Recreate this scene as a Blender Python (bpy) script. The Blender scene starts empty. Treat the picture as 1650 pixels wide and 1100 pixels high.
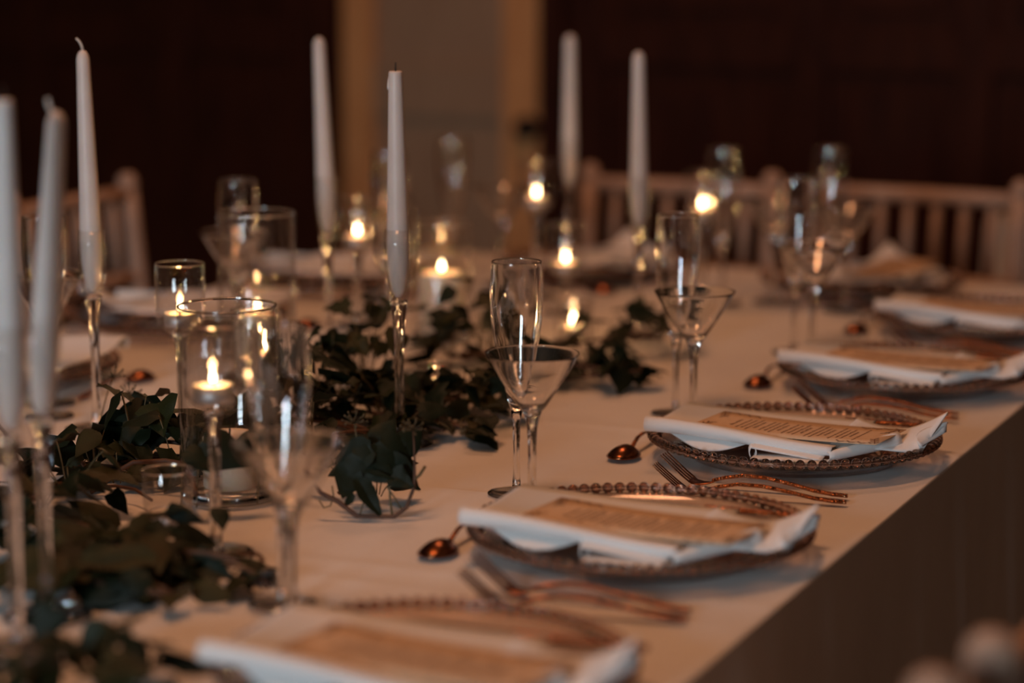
import bpy, bmesh, math, random
from mathutils import Vector, Matrix, Euler
C = bpy.context.scene.collection
SC = bpy.context.scene
PI = math.pi
R = math.radians
rnd = random.Random(11)

# ---------------------------------------------------------------- camera
cam_d = bpy.data.cameras.new('camera')
cam = bpy.data.objects.new('camera', cam_d)
C.objects.link(cam)
cam.location = (0, 0, 1.35)
cam.rotation_euler = (R(90 - 9.75), 0, R(23.9))
cam_d.sensor_width = 36
cam_d.lens = 85
cam_d.clip_start = 0.05
cam_d.dof.use_dof = True
cam_d.dof.focus_distance = 2.64
cam_d.dof.aperture_fstop = 1.9
SC.camera = cam

# ---------------------------------------------------------------- world, lights, exposure
w = bpy.data.worlds.new('dusk_sky')
SC.world = w
w.use_nodes = True
w.node_tree.nodes['Background'].inputs[0].default_value = (0.30, 0.42, 0.55, 1)
w.node_tree.nodes['Background'].inputs[1].default_value = 0.25


def area(name, loc, rot, sx, sy, power, col):
    d = bpy.data.lights.new(name, 'AREA')
    d.shape = 'RECTANGLE'
    d.size, d.size_y = sx, sy
    d.energy = power
    d.color = col
    o = bpy.data.objects.new(name, d)
    C.objects.link(o)
    o.location = loc
    o.rotation_euler = rot
    return o


# daylight through the window behind the camera, warm ceiling lamps of the hall, plus an added fill at right
area('window_daylight', (-1.05, -2.85, 1.62), (R(90), 0, 0), 1.0, 1.0, 128, (0.72, 0.88, 1.0))
area('warm_overhead_light', (-1.25, 1.75, 3.15), (0, 0, 0), 0.5, 0.5, 18.5, (1.0, 0.42, 0.18))
area('warm_overhead_light', (-1.6, 3.9, 3.15), (0, 0, 0), 0.5, 0.5, 11, (1.0, 0.42, 0.20))

area('warm_overhead_light', (1.7, 2.6, 3.15), (0, 0, 0), 0.5, 0.5, 5.5, (1.0, 0.45, 0.22))  # added fill that warms the right-hand drop of the cloth

SC.view_settings.view_transform = 'Standard'
SC.view_settings.look = 'None'
SC.view_settings.gamma = 1
SC.view_settings.use_curve_mapping = False
SC.view_settings.exposure = 0.0
cy = SC.cycles
cy.use_denoising = True
cy.max_bounces = 14
cy.transmission_bounces = 14
cy.glossy_bounces = 6
cy.diffuse_bounces = 4
cy.transparent_max_bounces = 40
cy.sample_clamp_indirect = 60.0
FLAME_W = 0.085       # watts of each candle flame's light


# ---------------------------------------------------------------- materials
def newmat(name):
    m = bpy.data.materials.new(name)
    m.use_nodes = True
    nt = m.node_tree
    return m, nt, nt.nodes['Principled BSDF']


def ramp(nt, fac, c0, c1, p0=0.3, p1=0.7):
    r_ = nt.nodes.new('ShaderNodeValToRGB')
    r_.color_ramp.elements[0].color = (*c0, 1)
    r_.color_ramp.elements[1].color = (*c1, 1)
    r_.color_ramp.elements[0].position = p0
    r_.color_ramp.elements[1].position = p1
    nt.links.new(fac, r_.inputs[0])
    return r_.outputs[0]


def noise(nt, scale, detail=3, vec=None, coord='Object', mapscale=None):
    n = nt.nodes.new('ShaderNodeTexNoise')
    n.inputs['Scale'].default_value = scale
    n.inputs['Detail'].default_value = detail
    tc = nt.nodes.new('ShaderNodeTexCoord')
    src = tc.outputs[coord]
    if mapscale:
        mp = nt.nodes.new('ShaderNodeMapping')
        mp.inputs['Scale'].default_value = mapscale
        nt.links.new(src, mp.inputs[0])
        src = mp.outputs[0]
    nt.links.new(src, n.inputs['Vector'])
    return n.outputs['Fac']


def bump(nt, b, h, strength, dist=0.001):
    bn = nt.nodes.new('ShaderNodeBump')
    bn.inputs['Strength'].default_value = strength
    bn.inputs['Distance'].default_value = dist
    nt.links.new(h, bn.inputs['Height'])
    nt.links.new(bn.outputs[0], b.inputs['Normal'])


def cloth_mat(name, c0, c1, weave=900, bs=0.25):
    m, nt, b = newmat(name)
    f = noise(nt, 6, 4)
    nt.links.new(ramp(nt, f, c0, c1), b.inputs['Base Color'])
    b.inputs['Roughness'].default_value = 0.85
    b.inputs['Sheen Weight'].default_value = 0.15
    bump(nt, b, noise(nt, weave, 2), bs, 0.0006)
    return m


def wood_mat(name, c0, c1, rough, ms=(3, 3, 0.4), scale=14, spec=0.5):
    m, nt, b = newmat(name)
    f = noise(nt, scale, 5, mapscale=ms)
    nt.links.new(ramp(nt, f, c0, c1), b.inputs['Base Color'])
    b.inputs['Roughness'].default_value = rough
    b.inputs['Specular IOR Level'].default_value = spec
    bump(nt, b, f, 0.15, 0.002)
    return m


M = {}
M['cloth'] = cloth_mat('white_tablecloth_linen', (0.74, 0.70, 0.66), (0.82, 0.79, 0.75))
M['napkin'] = cloth_mat('white_napkin_cotton', (0.82, 0.81, 0.80), (0.88, 0.87, 0.86), 1200, 0.15)
M['panel_wood'] = wood_mat('dark_oak_panelling', (0.030, 0.0070, 0.0026), (0.058, 0.0135, 0.0048), 0.6, spec=0.10)
M['door_paint'] = wood_mat('pale_door_paint', (0.36, 0.215, 0.125), (0.42, 0.26, 0.155), 0.6, spec=0.2)
M['door_stile_lit'] = wood_mat('door_stile_warm_lit', (0.64, 0.28, 0.10), (0.76, 0.36, 0.14), 0.5, spec=0.2)  # warm glancing light on the door stiles is put into this colour
M['floor'] = wood_mat('dark_floor_boards', (0.030, 0.016, 0.010), (0.060, 0.032, 0.018), 0.4, (0.6, 6, 1), 4)
M['ceiling'] = cloth_mat('ceiling_plaster', (0.30, 0.24, 0.18), (0.34, 0.27, 0.20), 60, 0.05)
M['wall'] = wood_mat('brown_wall', (0.040, 0.014, 0.007), (0.070, 0.025, 0.012), 0.7, spec=0.1)
M['chair'] = wood_mat('limewashed_beech', (0.42, 0.26, 0.18), (0.56, 0.38, 0.28), 0.5, (4, 4, 0.5), 20)
M['cushion'] = cloth_mat('ivory_cushion', (0.5, 0.42, 0.35), (0.58, 0.5, 0.42), 400)
M['table'] = wood_mat('table_ply', (0.25, 0.16, 0.09), (0.33, 0.21, 0.12), 0.6)
M['black'] = wood_mat('black_metal', (0.010, 0.010, 0.010), (0.02, 0.02, 0.02), 0.4)
M['white_frame'] = wood_mat('white_window_paint', (0.6, 0.6, 0.58), (0.7, 0.7, 0.68), 0.5)

# wax
m, nt, b = newmat('white_wax')
nt.links.new(ramp(nt, noise(nt, 25, 4), (0.66, 0.61, 0.58), (0.74, 0.69, 0.66)), b.inputs['Base Color'])
b.inputs['Roughness'].default_value = 0.42
b.inputs['Subsurface Weight'].default_value = 0.35
b.inputs['Subsurface Radius'].default_value = (0.012, 0.006, 0.003)
bump(nt, b, noise(nt, 60, 2), 0.12, 0.001)
M['wax'] = m
# ivory pillar wax
m, nt, b = newmat('ivory_wax')
nt.links.new(ramp(nt, noise(nt, 25, 4), (0.78, 0.68, 0.54), (0.86, 0.77, 0.64)), b.inputs['Base Color'])
b.inputs['Roughness'].default_value = 0.45
b.inputs['Subsurface Weight'].default_value = 0.6
b.inputs['Subsurface Radius'].default_value = (0.03, 0.014, 0.006)
M['ivory'] = m
# wick
m, nt, b = newmat('burnt_wick')
nt.links.new(ramp(nt, noise(nt, 300, 3), (0.02, 0.015, 0.012), (0.06, 0.045, 0.035)), b.inputs['Base Color'])
b.inputs['Roughness'].default_value = 0.9
M['wick'] = m
m, nt, b = newmat('waxed_wick')
nt.links.new(ramp(nt, noise(nt, 300, 3), (0.55, 0.5, 0.45), (0.7, 0.66, 0.6)), b.inputs['Base Color'])
b.inputs['Roughness'].default_value = 0.8
M['wick_white'] = m
# tealight aluminium
m, nt, b = newmat('tealight_aluminium')
b.inputs['Base Color'].default_value = (0.62, 0.62, 0.64, 1)
b.inputs['Metallic'].default_value = 0.85
nt.links.new(ramp(nt, noise(nt, 120, 2), (0.38, 0.38, 0.38), (0.55, 0.55, 0.55)), b.inputs['Roughness'])
M['alu'] = m
# copper
m, nt, b = newmat('copper_cutlery')
nt.links.new(ramp(nt, noise(nt, 60, 3), (0.20, 0.068, 0.028), (0.29, 0.105, 0.045)), b.inputs['Base Color'])
b.inputs['Metallic'].default_value = 1
b.inputs['Roughness'].default_value = 0.24
M['copper'] = m
m, nt, b = newmat('hammered_copper')
nt.links.new(ramp(nt, noise(nt, 60, 3), (0.30, 0.105, 0.043), (0.42, 0.16, 0.068)), b.inputs['Base Color'])
b.inputs['Metallic'].default_value = 1
b.inputs['Roughness'].default_value = 0.22
v = nt.nodes.new('ShaderNodeTexVoronoi')
v.inputs['Scale'].default_value = 420
tc = nt.nodes.new('ShaderNodeTexCoord')
nt.links.new(tc.outputs['Object'], v.inputs['Vector'])
bump(nt, b, v.outputs['Distance'], 0.9, 0.0012)
M['hammered'] = m
# brass / dark metal knob
m, nt, b = newmat('dark_bronze')
nt.links.new(ramp(nt, noise(nt, 40, 2), (0.03, 0.02, 0.015), (0.06, 0.04, 0.03)), b.inputs['Base Color'])
b.inputs['Metallic'].default_value = 0.8
b.inputs['Roughness'].default_value = 0.45
M['bronze'] = m
# card
m, nt, b = newmat('kraft_menu_card')
nt.links.new(ramp(nt, noise(nt, 150, 5), (0.66, 0.46, 0.29), (0.73, 0.52, 0.34)), b.inputs['Base Color'])
b.inputs['Roughness'].default_value = 0.8
M['card'] = m
m, nt, b = newmat('brown_print')
nt.links.new(ramp(nt, noise(nt, 400, 2), (0.16, 0.08, 0.045), (0.24, 0.13, 0.08)), b.inputs['Base Color'])
b.inputs['Roughness'].default_value = 0.9
M['ink'] = m
# ivy
def leafmat(name, c0, c1):
    m, nt, b = newmat(name)
    nt.links.new(ramp(nt, noise(nt, 40, 4), c0, c1), b.inputs['Base Color'])
    b.inputs['Roughness'].default_value = 0.52
    b.inputs['Specular IOR Level'].default_value = 0.22
    bump(nt, b, noise(nt, 160, 2), 0.2, 0.0008)
    return m
M['leaf'] = [leafmat('ivy_leaf_dark', (0.006, 0.010, 0.004), (0.012, 0.018, 0.007)),
             leafmat('ivy_leaf_green', (0.012, 0.017, 0.006), (0.022, 0.028, 0.008)),
             leafmat('ivy_leaf_olive', (0.026, 0.024, 0.008), (0.046, 0.038, 0.012))]
M['stem'] = wood_mat('ivy_stem_brown', (0.07, 0.03, 0.018), (0.13, 0.06, 0.03), 0.6, (1, 1, 1), 80)
M['petiole'] = wood_mat('ivy_petiole', (0.09, 0.07, 0.03), (0.15, 0.11, 0.05), 0.6, (1, 1, 1), 80)
M['berry'] = wood_mat('ivy_berry', (0.06, 0.05, 0.025), (0.12, 0.09, 0.045), 0.6, (1, 1, 1), 120)
# solid clear glass
m, nt, b = newmat('clear_glass')
b.inputs['Transmission Weight'].default_value = 1
b.inputs['IOR'].default_value = 1.67
b.inputs['Base Color'].default_value = (0.985, 0.985, 0.98, 1)
nt.links.new(ramp(nt, noise(nt, 30, 2), (0, 0, 0), (0.02, 0.02, 0.02)), b.inputs['Roughness'])
M['glass'] = m
def tinted(name, col):
    m, nt, b = newmat(name)
    b.inputs['Transmission Weight'].default_value = 1
    b.inputs['IOR'].default_value = 1.52
    b.inputs['Base Color'].default_value = (*col, 1)
    nt.links.new(ramp(nt, noise(nt, 30, 2), (0, 0, 0), (0.04, 0.04, 0.04)), b.inputs['Roughness'])
    return m


M['bead_glass'] = tinted('rose_tinted_bead_glass', (0.68, 0.51, 0.43))
M['dish_glass'] = tinted('rose_tinted_dish_glass', (0.84, 0.74, 0.70))
# thin blown glass: lets light straight through, mirrors more at grazing angles
m, nt, b = newmat('thin_blown_glass')
nt.nodes.remove(b)
out = nt.nodes['Material Output']
tr = nt.nodes.new('ShaderNodeBsdfTransparent')
tr.inputs[0].default_value = (0.975, 0.97, 0.965, 1)
gl = nt.nodes.new('ShaderNodeBsdfGlossy')
nt.links.new(ramp(nt, noise(nt, 30, 2), (0.0, 0.0, 0.0), (0.03, 0.03, 0.03)), gl.inputs['Roughness'])
lw = nt.nodes.new('ShaderNodeLayerWeight')
pw = nt.nodes.new('ShaderNodeMath')
pw.operation = 'POWER'
pw.inputs[1].default_value = 4.0
nt.links.new(lw.outputs['Facing'], pw.inputs[0])
ma = nt.nodes.new('ShaderNodeMath')
ma.operation = 'MULTIPLY_ADD'
ma.inputs[1].default_value = 0.75
ma.inputs[2].default_value = 0.045
nt.links.new(pw.outputs[0], ma.inputs[0])
mx = nt.nodes.new('ShaderNodeMixShader')
nt.links.new(ma.outputs[0], mx.inputs[0])
nt.links.new(tr.outputs[0], mx.inputs[1])
nt.links.new(gl.outputs[0], mx.inputs[2])
nt.links.new(mx.outputs[0], out.inputs[0])
M['thin'] = m
# flame
m, nt, b = newmat('candle_flame')
nt.nodes.remove(b)
out = nt.nodes['Material Output']
em = nt.nodes.new('ShaderNodeEmission')
tc = nt.nodes.new('ShaderNodeTexCoord')
sp = nt.nodes.new('ShaderNodeSeparateXYZ')
nt.links.new(tc.outputs['Generated'], sp.inputs[0])
nt.links.new(ramp(nt, sp.outputs['Z'], (1.0, 0.60, 0.26), (1.0, 0.72, 0.36), 0.0, 0.4), em.inputs['Color'])
em.inputs['Strength'].default_value = 11
tr = nt.nodes.new('ShaderNodeBsdfTransparent')
ad = nt.nodes.new('ShaderNodeAddShader')
nt.links.new(em.outputs[0], ad.inputs[0])
nt.links.new(tr.outputs[0], ad.inputs[1])
nt.links.new(ad.outputs[0], out.inputs[0])
M['flame'] = m


# ---------------------------------------------------------------- mesh helpers
class MB:
    def __init__(s):
        s.v, s.f = [], []

    def add(s, vs, fs):
        o = len(s.v)
        s.v += [tuple(p) for p in vs]
        s.f += [tuple(i + o for i in f) for f in fs]
        return s

    def box(s, x0, x1, y0, y1, z0, z1):
        vs = [(x, y, z) for z in (z0, z1) for y in (y0, y1) for x in (x0, x1)]
        return s.add(vs, [(0, 2, 3, 1), (4, 5, 7, 6), (0, 1, 5, 4), (2, 6, 7, 3), (0, 4, 6, 2), (1, 3, 7, 5)])

    def lathe(s, prof, n=32, cx=0, cy=0, closed=False):
        """prof: list of (r, z); r == 0 makes a pole."""
        vs, rings = [], []
        for r_, z in prof:
            if r_ < 1e-7:
                rings.append([len(vs)])
                vs.append((cx, cy, z))
            else:
                rings.append(list(range(len(vs), len(vs) + n)))
                vs += [(cx + r_ * math.cos(2 * PI * k / n), cy + r_ * math.sin(2 * PI * k / n), z) for k in range(n)]
        fs = []
        pairs = list(zip(rings, rings[1:]))
        if closed:
            pairs.append((rings[-1], rings[0]))
        for a, b_ in pairs:
            for k in range(n):
                k2 = (k + 1) % n
                if len(a) == 1 and len(b_) == 1:
                    continue
                if len(a) == 1:
                    fs.append((a[0], b_[k2], b_[k]))
                elif len(b_) == 1:
                    fs.append((a[k], a[k2], b_[0]))
                else:
                    fs.append((a[k], a[k2], b_[k2], b_[k]))
        return s.add(vs, fs)

    def tube(s, pts, rad, n=6):
        pts = [Vector(p) for p in pts]
        rads = rad if isinstance(rad, (list, tuple)) else [rad] * len(pts)
        vs, fs = [], []
        for i, p in enumerate(pts):
            t = (pts[min(i + 1, len(pts) - 1)] - pts[max(i - 1, 0)]).normalized()
            a = t.orthogonal().normalized() if i == 0 else (a - t * a.dot(t)).normalized()
            b_ = t.cross(a)
            for k in range(n):
                an = 2 * PI * k / n
                vs.append(p + (a * math.cos(an) + b_ * math.sin(an)) * rads[i])
        for i in range(len(pts) - 1):
            for k in range(n):
                k2 = (k + 1) % n
                fs.append((i * n + k, i * n + k2, (i + 1) * n + k2, (i + 1) * n + k))
        fs.append(tuple(range(n - 1, -1, -1)))
        fs.append(tuple((len(pts) - 1) * n + k for k in range(n)))
        return s.add(vs, fs)

    def grid(s, rows):
        """rows: list of equal-length lists of points."""
        nr, nc = len(rows), len(rows[0])
        vs = [p for r_ in rows for p in r_]
        fs = [(i * nc + j, i * nc + j + 1, (i + 1) * nc + j + 1, (i + 1) * nc + j) for i in range(nr - 1) for j in range(nc - 1)]
        return s.add(vs, fs)

    def mesh(s, name, mat, smooth=True, recalc=True):
        me = bpy.data.meshes.new(name)
        me.from_pydata(s.v, [], s.f)
        if recalc:
            bm = bmesh.new()
            bm.from_mesh(me)
            bmesh.ops.recalc_face_normals(bm, faces=bm.faces)
            bm.to_mesh(me)
            bm.free()
        if smooth:
            me.polygons.foreach_set('use_smooth', [True] * len(me.polygons))
        me.materials.append(mat)
        me.update()
        return me

    def build(s, name, mat, parent=None, smooth=True, solid=0, bevel=0, sub=0, loc=None, recalc=True):
        o = bpy.data.objects.new(name, s.mesh(name, mat, smooth, recalc))
        C.objects.link(o)
        if parent:
            o.parent = parent
        if loc:
            o.location = loc
        if sub:
            md = o.modifiers.new('sub', 'SUBSURF')
            md.levels = md.render_levels = sub
        if solid:
            md = o.modifiers.new('solid', 'SOLIDIFY')
            md.thickness = solid
            md.offset = 0
        if bevel:
            md = o.modifiers.new('bevel', 'BEVEL')
            md.width = bevel
            md.segments = 2
        return o


def tag(o, label=None, cat=None, group=None, kind=None):
    if label:
        o['label'] = label
    if cat:
        o['category'] = cat
    if group:
        o['group'] = group
    if kind:
        o['kind'] = kind
    return o


def thing(name, label, cat, loc=(0, 0, 0), rotz=0, group=None):
    o = bpy.data.objects.new(name, None)
    o.empty_display_size = 0.02
    C.objects.link(o)
    o.location = loc
    o.rotation_euler = (0, 0, rotz)
    return tag(o, label, cat, group)


def dup(root, loc, rotz, label, group=None):
    r_ = root.copy()
    C.objects.link(r_)
    r_.location = loc
    r_.rotation_euler = (0, 0, rotz)
    r_['label'] = label
    if group:
        r_['group'] = group
    for ch in list(root.children):
        c = ch.copy()
        C.objects.link(c)
        c.parent = r_
        for g in list(ch.children):
            d = g.copy()
            C.objects.link(d)
            d.parent = c
    return r_


def smoothstep(a, b_, x):
    t = max(0, min(1, (x - a) / (b_ - a)))
    return t * t * (3 - 2 * t)


def struct(o, label=None):
    o['kind'] = 'structure'
    if label:
        o['label'] = label
    return o


# ---------------------------------------------------------------- room shell
WY, WX0, WX1, WF, CZ = 5.65, -4.6, 4.2, -2.7, 3.3
struct(MB().box(WX0 - .1, WX1 + .1, WF - .1, WY + .1, -.06, 0).build('floor', M['floor'], smooth=False), 'dark brown wooden floor of the hall')
struct(MB().box(WX0 - .1, WX1 + .1, WF - .1, WY + .1, CZ, CZ + .06).build('ceiling', M['ceiling'], smooth=False), 'dim cream plaster ceiling')
struct(MB().box(WX0 - .1, WX0, WF, WY, 0, CZ).build('wall_left', M['wall'], smooth=False), 'dark brown wall on the left side')
struct(MB().box(WX1, WX1 + .1, WF, WY, 0, CZ).build('wall_right', M['wall'], smooth=False), 'dark brown wall on the right side')
# front wall with its window opening
wx0, wx1, wz0, wz1 = -1.6, -0.5, 1.08, 2.16
wf = MB()
wf.box(WX0, wx0, WF - .1, WF, 0, CZ).box(wx1, WX1, WF - .1, WF, 0, CZ).box(wx0, wx1, WF - .1, WF, 0, wz0).box(wx0, wx1, WF - .1, WF, wz1, CZ)
struct(wf.build('wall_front', M['wall'], smooth=False), 'dark brown wall behind the camera')
win = struct(MB().box(wx0, wx0 + .05, WF - .08, WF - .02, wz0, wz1).box(wx1 - .05, wx1, WF - .08, WF - .02, wz0, wz1)
             .box(wx0, wx1, WF - .08, WF - .02, wz0, wz0 + .05).box(wx0, wx1, WF - .08, WF - .02, wz1 - .05, wz1)
             .build('window_1', M['white_frame'], smooth=False), 'white framed window letting in cool daylight')
for k in (1, 2):
    x = wx0 + (wx1 - wx0) * k / 3
    MB().box(x - .015, x + .015, WF - .07, WF - .03, wz0, wz1).build('muntin', M['white_frame'], win, smooth=False)
for k in (1, 2, 3):
    z = wz0 + (wz1 - wz0) * k / 4
    MB().box(wx0, wx1, WF - .07, WF - .03, z - .015, z + .015).build('muntin', M['white_frame'], win, smooth=False)
MB().box(wx0, wx1, WF - .052, WF - .048, wz0, wz1).build('pane', M['thin'], win, smooth=False)

# back wall: oak panelling with a door
DX0, DX1 = -3.00, -2.41
wb = struct(MB().box(WX0, DX0, WY, WY + .1, 0, CZ).box(DX1, WX1, WY, WY + .1, 0, CZ).box(DX0, DX1, WY, WY + .1, 2.15, CZ)
            .build('wall_back', M['panel_wood'], smooth=False), 'dark oak panelled wall at the far end')


def panelling(x0, x1, xs):
    for x in xs:
        MB().box(x - .045, x + .045, WY - .022, WY, .14, 2.4).build('stile', M['panel_wood'], wb, smooth=False, bevel=.006)
    for z in (.20, 1.055, 2.0):
        MB().box(x0, x1, WY - .020, WY, z - .05, z + .05).build('rail', M['panel_wood'], wb, smooth=False, bevel=.006)
    for a, c in zip(xs, xs[1:]):
        for z0, z1 in ((.25, 1.005), (1.105, 1.95)):
            MB().box(a + .085, c - .085, WY - .014, WY, z0 + .04, z1 - .04).build('raised_panel', M['panel_wood'], wb, smooth=False, bevel=.010)


panelling(DX1 + .06, WX1, [-2.28, -1.71, -1.31, -.75, -.2, .4, 1.0, 1.6, 2.2, 2.8, 3.4])
panelling(WX0, DX0 - .06, [-4.5, -3.95, -3.5, -3.1])
bb = MB().box(WX0, DX0 - .05, WY - .03, WY, 0, .14).box(DX1 + .05, WX1, WY - .03, WY, 0, .14)
struct(bb.build('baseboard_back', M['panel_wood'], smooth=False), 'dark oak baseboard of the far wall')
tr1 = struct(MB().box(DX0 - .06, DX0 + .004, WY - .045, WY + .02, 0, 2.2).build('trim_1', M['panel_wood'], smooth=False, bevel=.006), 'dark door casing left of the pale door')
tr2 = struct(MB().box(DX1 - .004, DX1 + .06, WY - .045, WY + .02, 0, 2.2).build('trim_2', M['panel_wood'], smooth=False, bevel=.006), 'dark door casing right of the pale door')
door = struct(MB().box(DX0 + .01, DX1 - .01, WY + .02, WY + .055, .01, 2.14).build('door_1', M['door_paint'], smooth=False), 'pale narrow door in the dark panelled wall')
MB().box(DX0 + .01, DX0 + .10, WY - .004, WY + .02, .01, 2.14).build('stile', M['door_stile_lit'], door, smooth=False, bevel=.004)
MB().box(DX1 - .12, DX1 - .01, WY - .004, WY + .02, .01, 2.14).build('stile', M['door_stile_lit'], door, smooth=False, bevel=.004)
for z0, z1 in ((.01, .22), (.86, 1.0), (2.0, 2.14)):
    MB().box(DX0 + .10, DX1 - .12, WY, WY + .02, z0, z1).build('rail', M['door_paint'], door, smooth=False, bevel=.004)
k = MB()
k.lathe([(0, .055), (.018, .052), (.028, .040), (.026, .026), (.011, .018), (.010, .006), (.030, .005), (.030, 0), (0, 0)], 20)
kb = k.build('door_knob', M['bronze'], door)
kb.location = (DX1 - .045, WY - .004, .845)
kb.rotation_euler = (R(90), 0, 0)

# ---------------------------------------------------------------- tables and cloths
TX0, TX1, TZ = -2.10, -0.632, 0.75
for (n, y0, y1, lb) in (('near', .2, 2.28, 'long trestle table under the nearer white tablecloth'),
                        ('far', 2.29, 4.06, 'long trestle table under the farther white tablecloth')):
    t = thing('trestle_table', lb, 'table', ((TX0 + TX1) / 2, (y0 + y1) / 2, 0))
    hw, hl = (TX1 - TX0) / 2 - .010, (y1 - y0) / 2 - .012
    MB().box(-hw, hw, -hl, hl, TZ - .034, TZ - .005).build('tabletop', M['table'], t, smooth=False, bevel=.003)
    for sx in (-1, 1):
        for sy in (-1, 1):
            MB().box(sx * (hw - .12) - .02, sx * (hw - .12) + .02, sy * (hl - .15) - .02, sy * (hl - .15) + .02, 0, TZ - .034).build('leg', M['black'], t, smooth=False)


def hn(x, y):
    return (math.sin(7.3 * x + 2.1 * math.sin(3.1 * y)) * math.cos(5.7 * y + 1.3 * math.sin(4.4 * x)) + .5 * math.sin(17 * x + 9 * y + 2 * math.sin(6 * y)) * math.cos(13 * y - 5 * x))


HS = [0, .006, .014, .035, .08, .15, .22, .3, .38, .46, .54, .62, .7, .78, .86, .93, 1]


def ridge(d, w):
    return max(0, 1 - abs(d) / w)


def cloth(name, label, y0, y1, lift, end_drop):
    """Tablecloth: flat top with pressed folds, rounded edges, pleated drops."""
    rows = []
    ny = int((y1 - y0) / .012)
    nx = 92
    zb0 = .06
    for j in range(ny + 1):
        y = y0 + (y1 - y0) * j / ny
        zr = .53 - (.53 - zb0) * smoothstep(1.95, 2.25, y)
        zb = .53
        row = []
        prof = []
        for h in HS[::-1]:   # left drop, bottom to top
            prof.append((0, 1 - h))
        for k in range(nx + 1):
            prof.append((1, k / nx))
        for h in HS:
            prof.append((2, 1 - h))
        e = 1.0
        for side, t in prof:
            if side == 1:
                x = TX0 + .0025 + (TX1 - TX0 - .005) * t
                z = TZ + lift - .0032 + .0018 * hn(x, y) * .6
                z += .0024 * ridge(y - 2.69 - .02 * (x + 1.2), .012) + .0024 * ridge(y - 1.99 - .03 * (x + 1), .012) + .0022 * ridge(y - 1.93 + .02 * (x + 1), .010)
                z += .0022 * ridge(x + 1.03 + .01 * math.sin(3 * y), .010) + .0014 * ridge(x + 1.40, .010) + .001 * ridge(y - 3.25, .012)
                z = min(z, TZ + lift - .0002)
            else:
                h = 1 - t            # 0 at the top edge, 1 at the hem
                sgn = -1 if side == 0 else 1
                x0 = TX0 if side == 0 else TX1
                pl = .012 * math.sin(27 * y + 2.2 * math.sin(5.1 * y) + sgn) + .007 * math.sin(61 * y + 1.5 * math.sin(9 * y))
                x = x0 + sgn * (lift + .0005 + .008 * h + (pl + .010) * h ** 1.2)
                zb = .53 if side == 0 else zr
                z = TZ - .003 - (TZ - .003 - zb) * h + lift
            row.append((x, y, z))
        rows.append(row)
    if end_drop:
        last = rows[-1]
        zb = .53
        for q in range(1, 12):
            h = q / 11
            row = []
            for (x, y, z) in last:
                pl = .014 * math.sin(24 * x + 2 * math.sin(5 * x))
                row.append((x, y + .004 + .02 * h + (pl + .014) * h, max(zb, z - (TZ - zb) * h) if z > TZ - .02 else max(zb, min(z, TZ - (TZ - zb) * h))))
            rows.append(row)
    o = MB().grid(rows).build(name, M['cloth'])
    return tag(o, label, 'tablecloth')


cloth('tablecloth', 'white linen tablecloth with pressed folds on the far part of the table', 2.27, 4.075, 0.0, True)
cloth('tablecloth', 'white linen tablecloth on the near part of the table, overlapping the far cloth', .2, 2.303, .0035, False)

# white-clothed side table at the right edge of the photo
t = thing('side_table', 'white cloth covered side table behind the right end chair', 'table', (-.70, 5.25, 0))
MB().box(-.42, .42, -.24, .24, .71, .735).build('tabletop', M['table'], t, smooth=False)
for sx in (-1, 1):
    for sy in (-1, 1):
        MB().box(sx * .36 - .02, sx * .36 + .02, sy * .19 - .02, sy * .19 + .02, 0, .71).build('leg', M['black'], t, smooth=False)
rows = []
per = []
for k in range(96):
    a = k / 96 * 4
    sd, f = int(a), a - int(a)
    per.append([(-.43 + .86 * f, -.25), (.43, -.25 + .5 * f), (.43 - .86 * f, .25), (-.43, .25 - .5 * f)][sd])
per.append(per[0])
for h in (0, .02, .1, .3, .5, .7, .9, 1):
    rows.append([(x * (1 + .06 * h) + .012 * h * math.sin(k * 1.3), y * (1 + .06 * h) + .012 * h * math.cos(k * 1.7), .744 - .70 * h) for k, (x, y) in enumerate(per)])
mb = MB().grid(rows)
mb.grid([[(x * s_, y * s_, .744 + .001 * (1 - s_)) for (x, y) in per] for s_ in (1, .6, .2, .01)])
o = mb.build('side_tablecloth', M['cloth'])
o.location = (-.70, 5.25, 0)
tag(o, 'white tablecloth hanging over the side table at the right edge', 'tablecloth')


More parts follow.
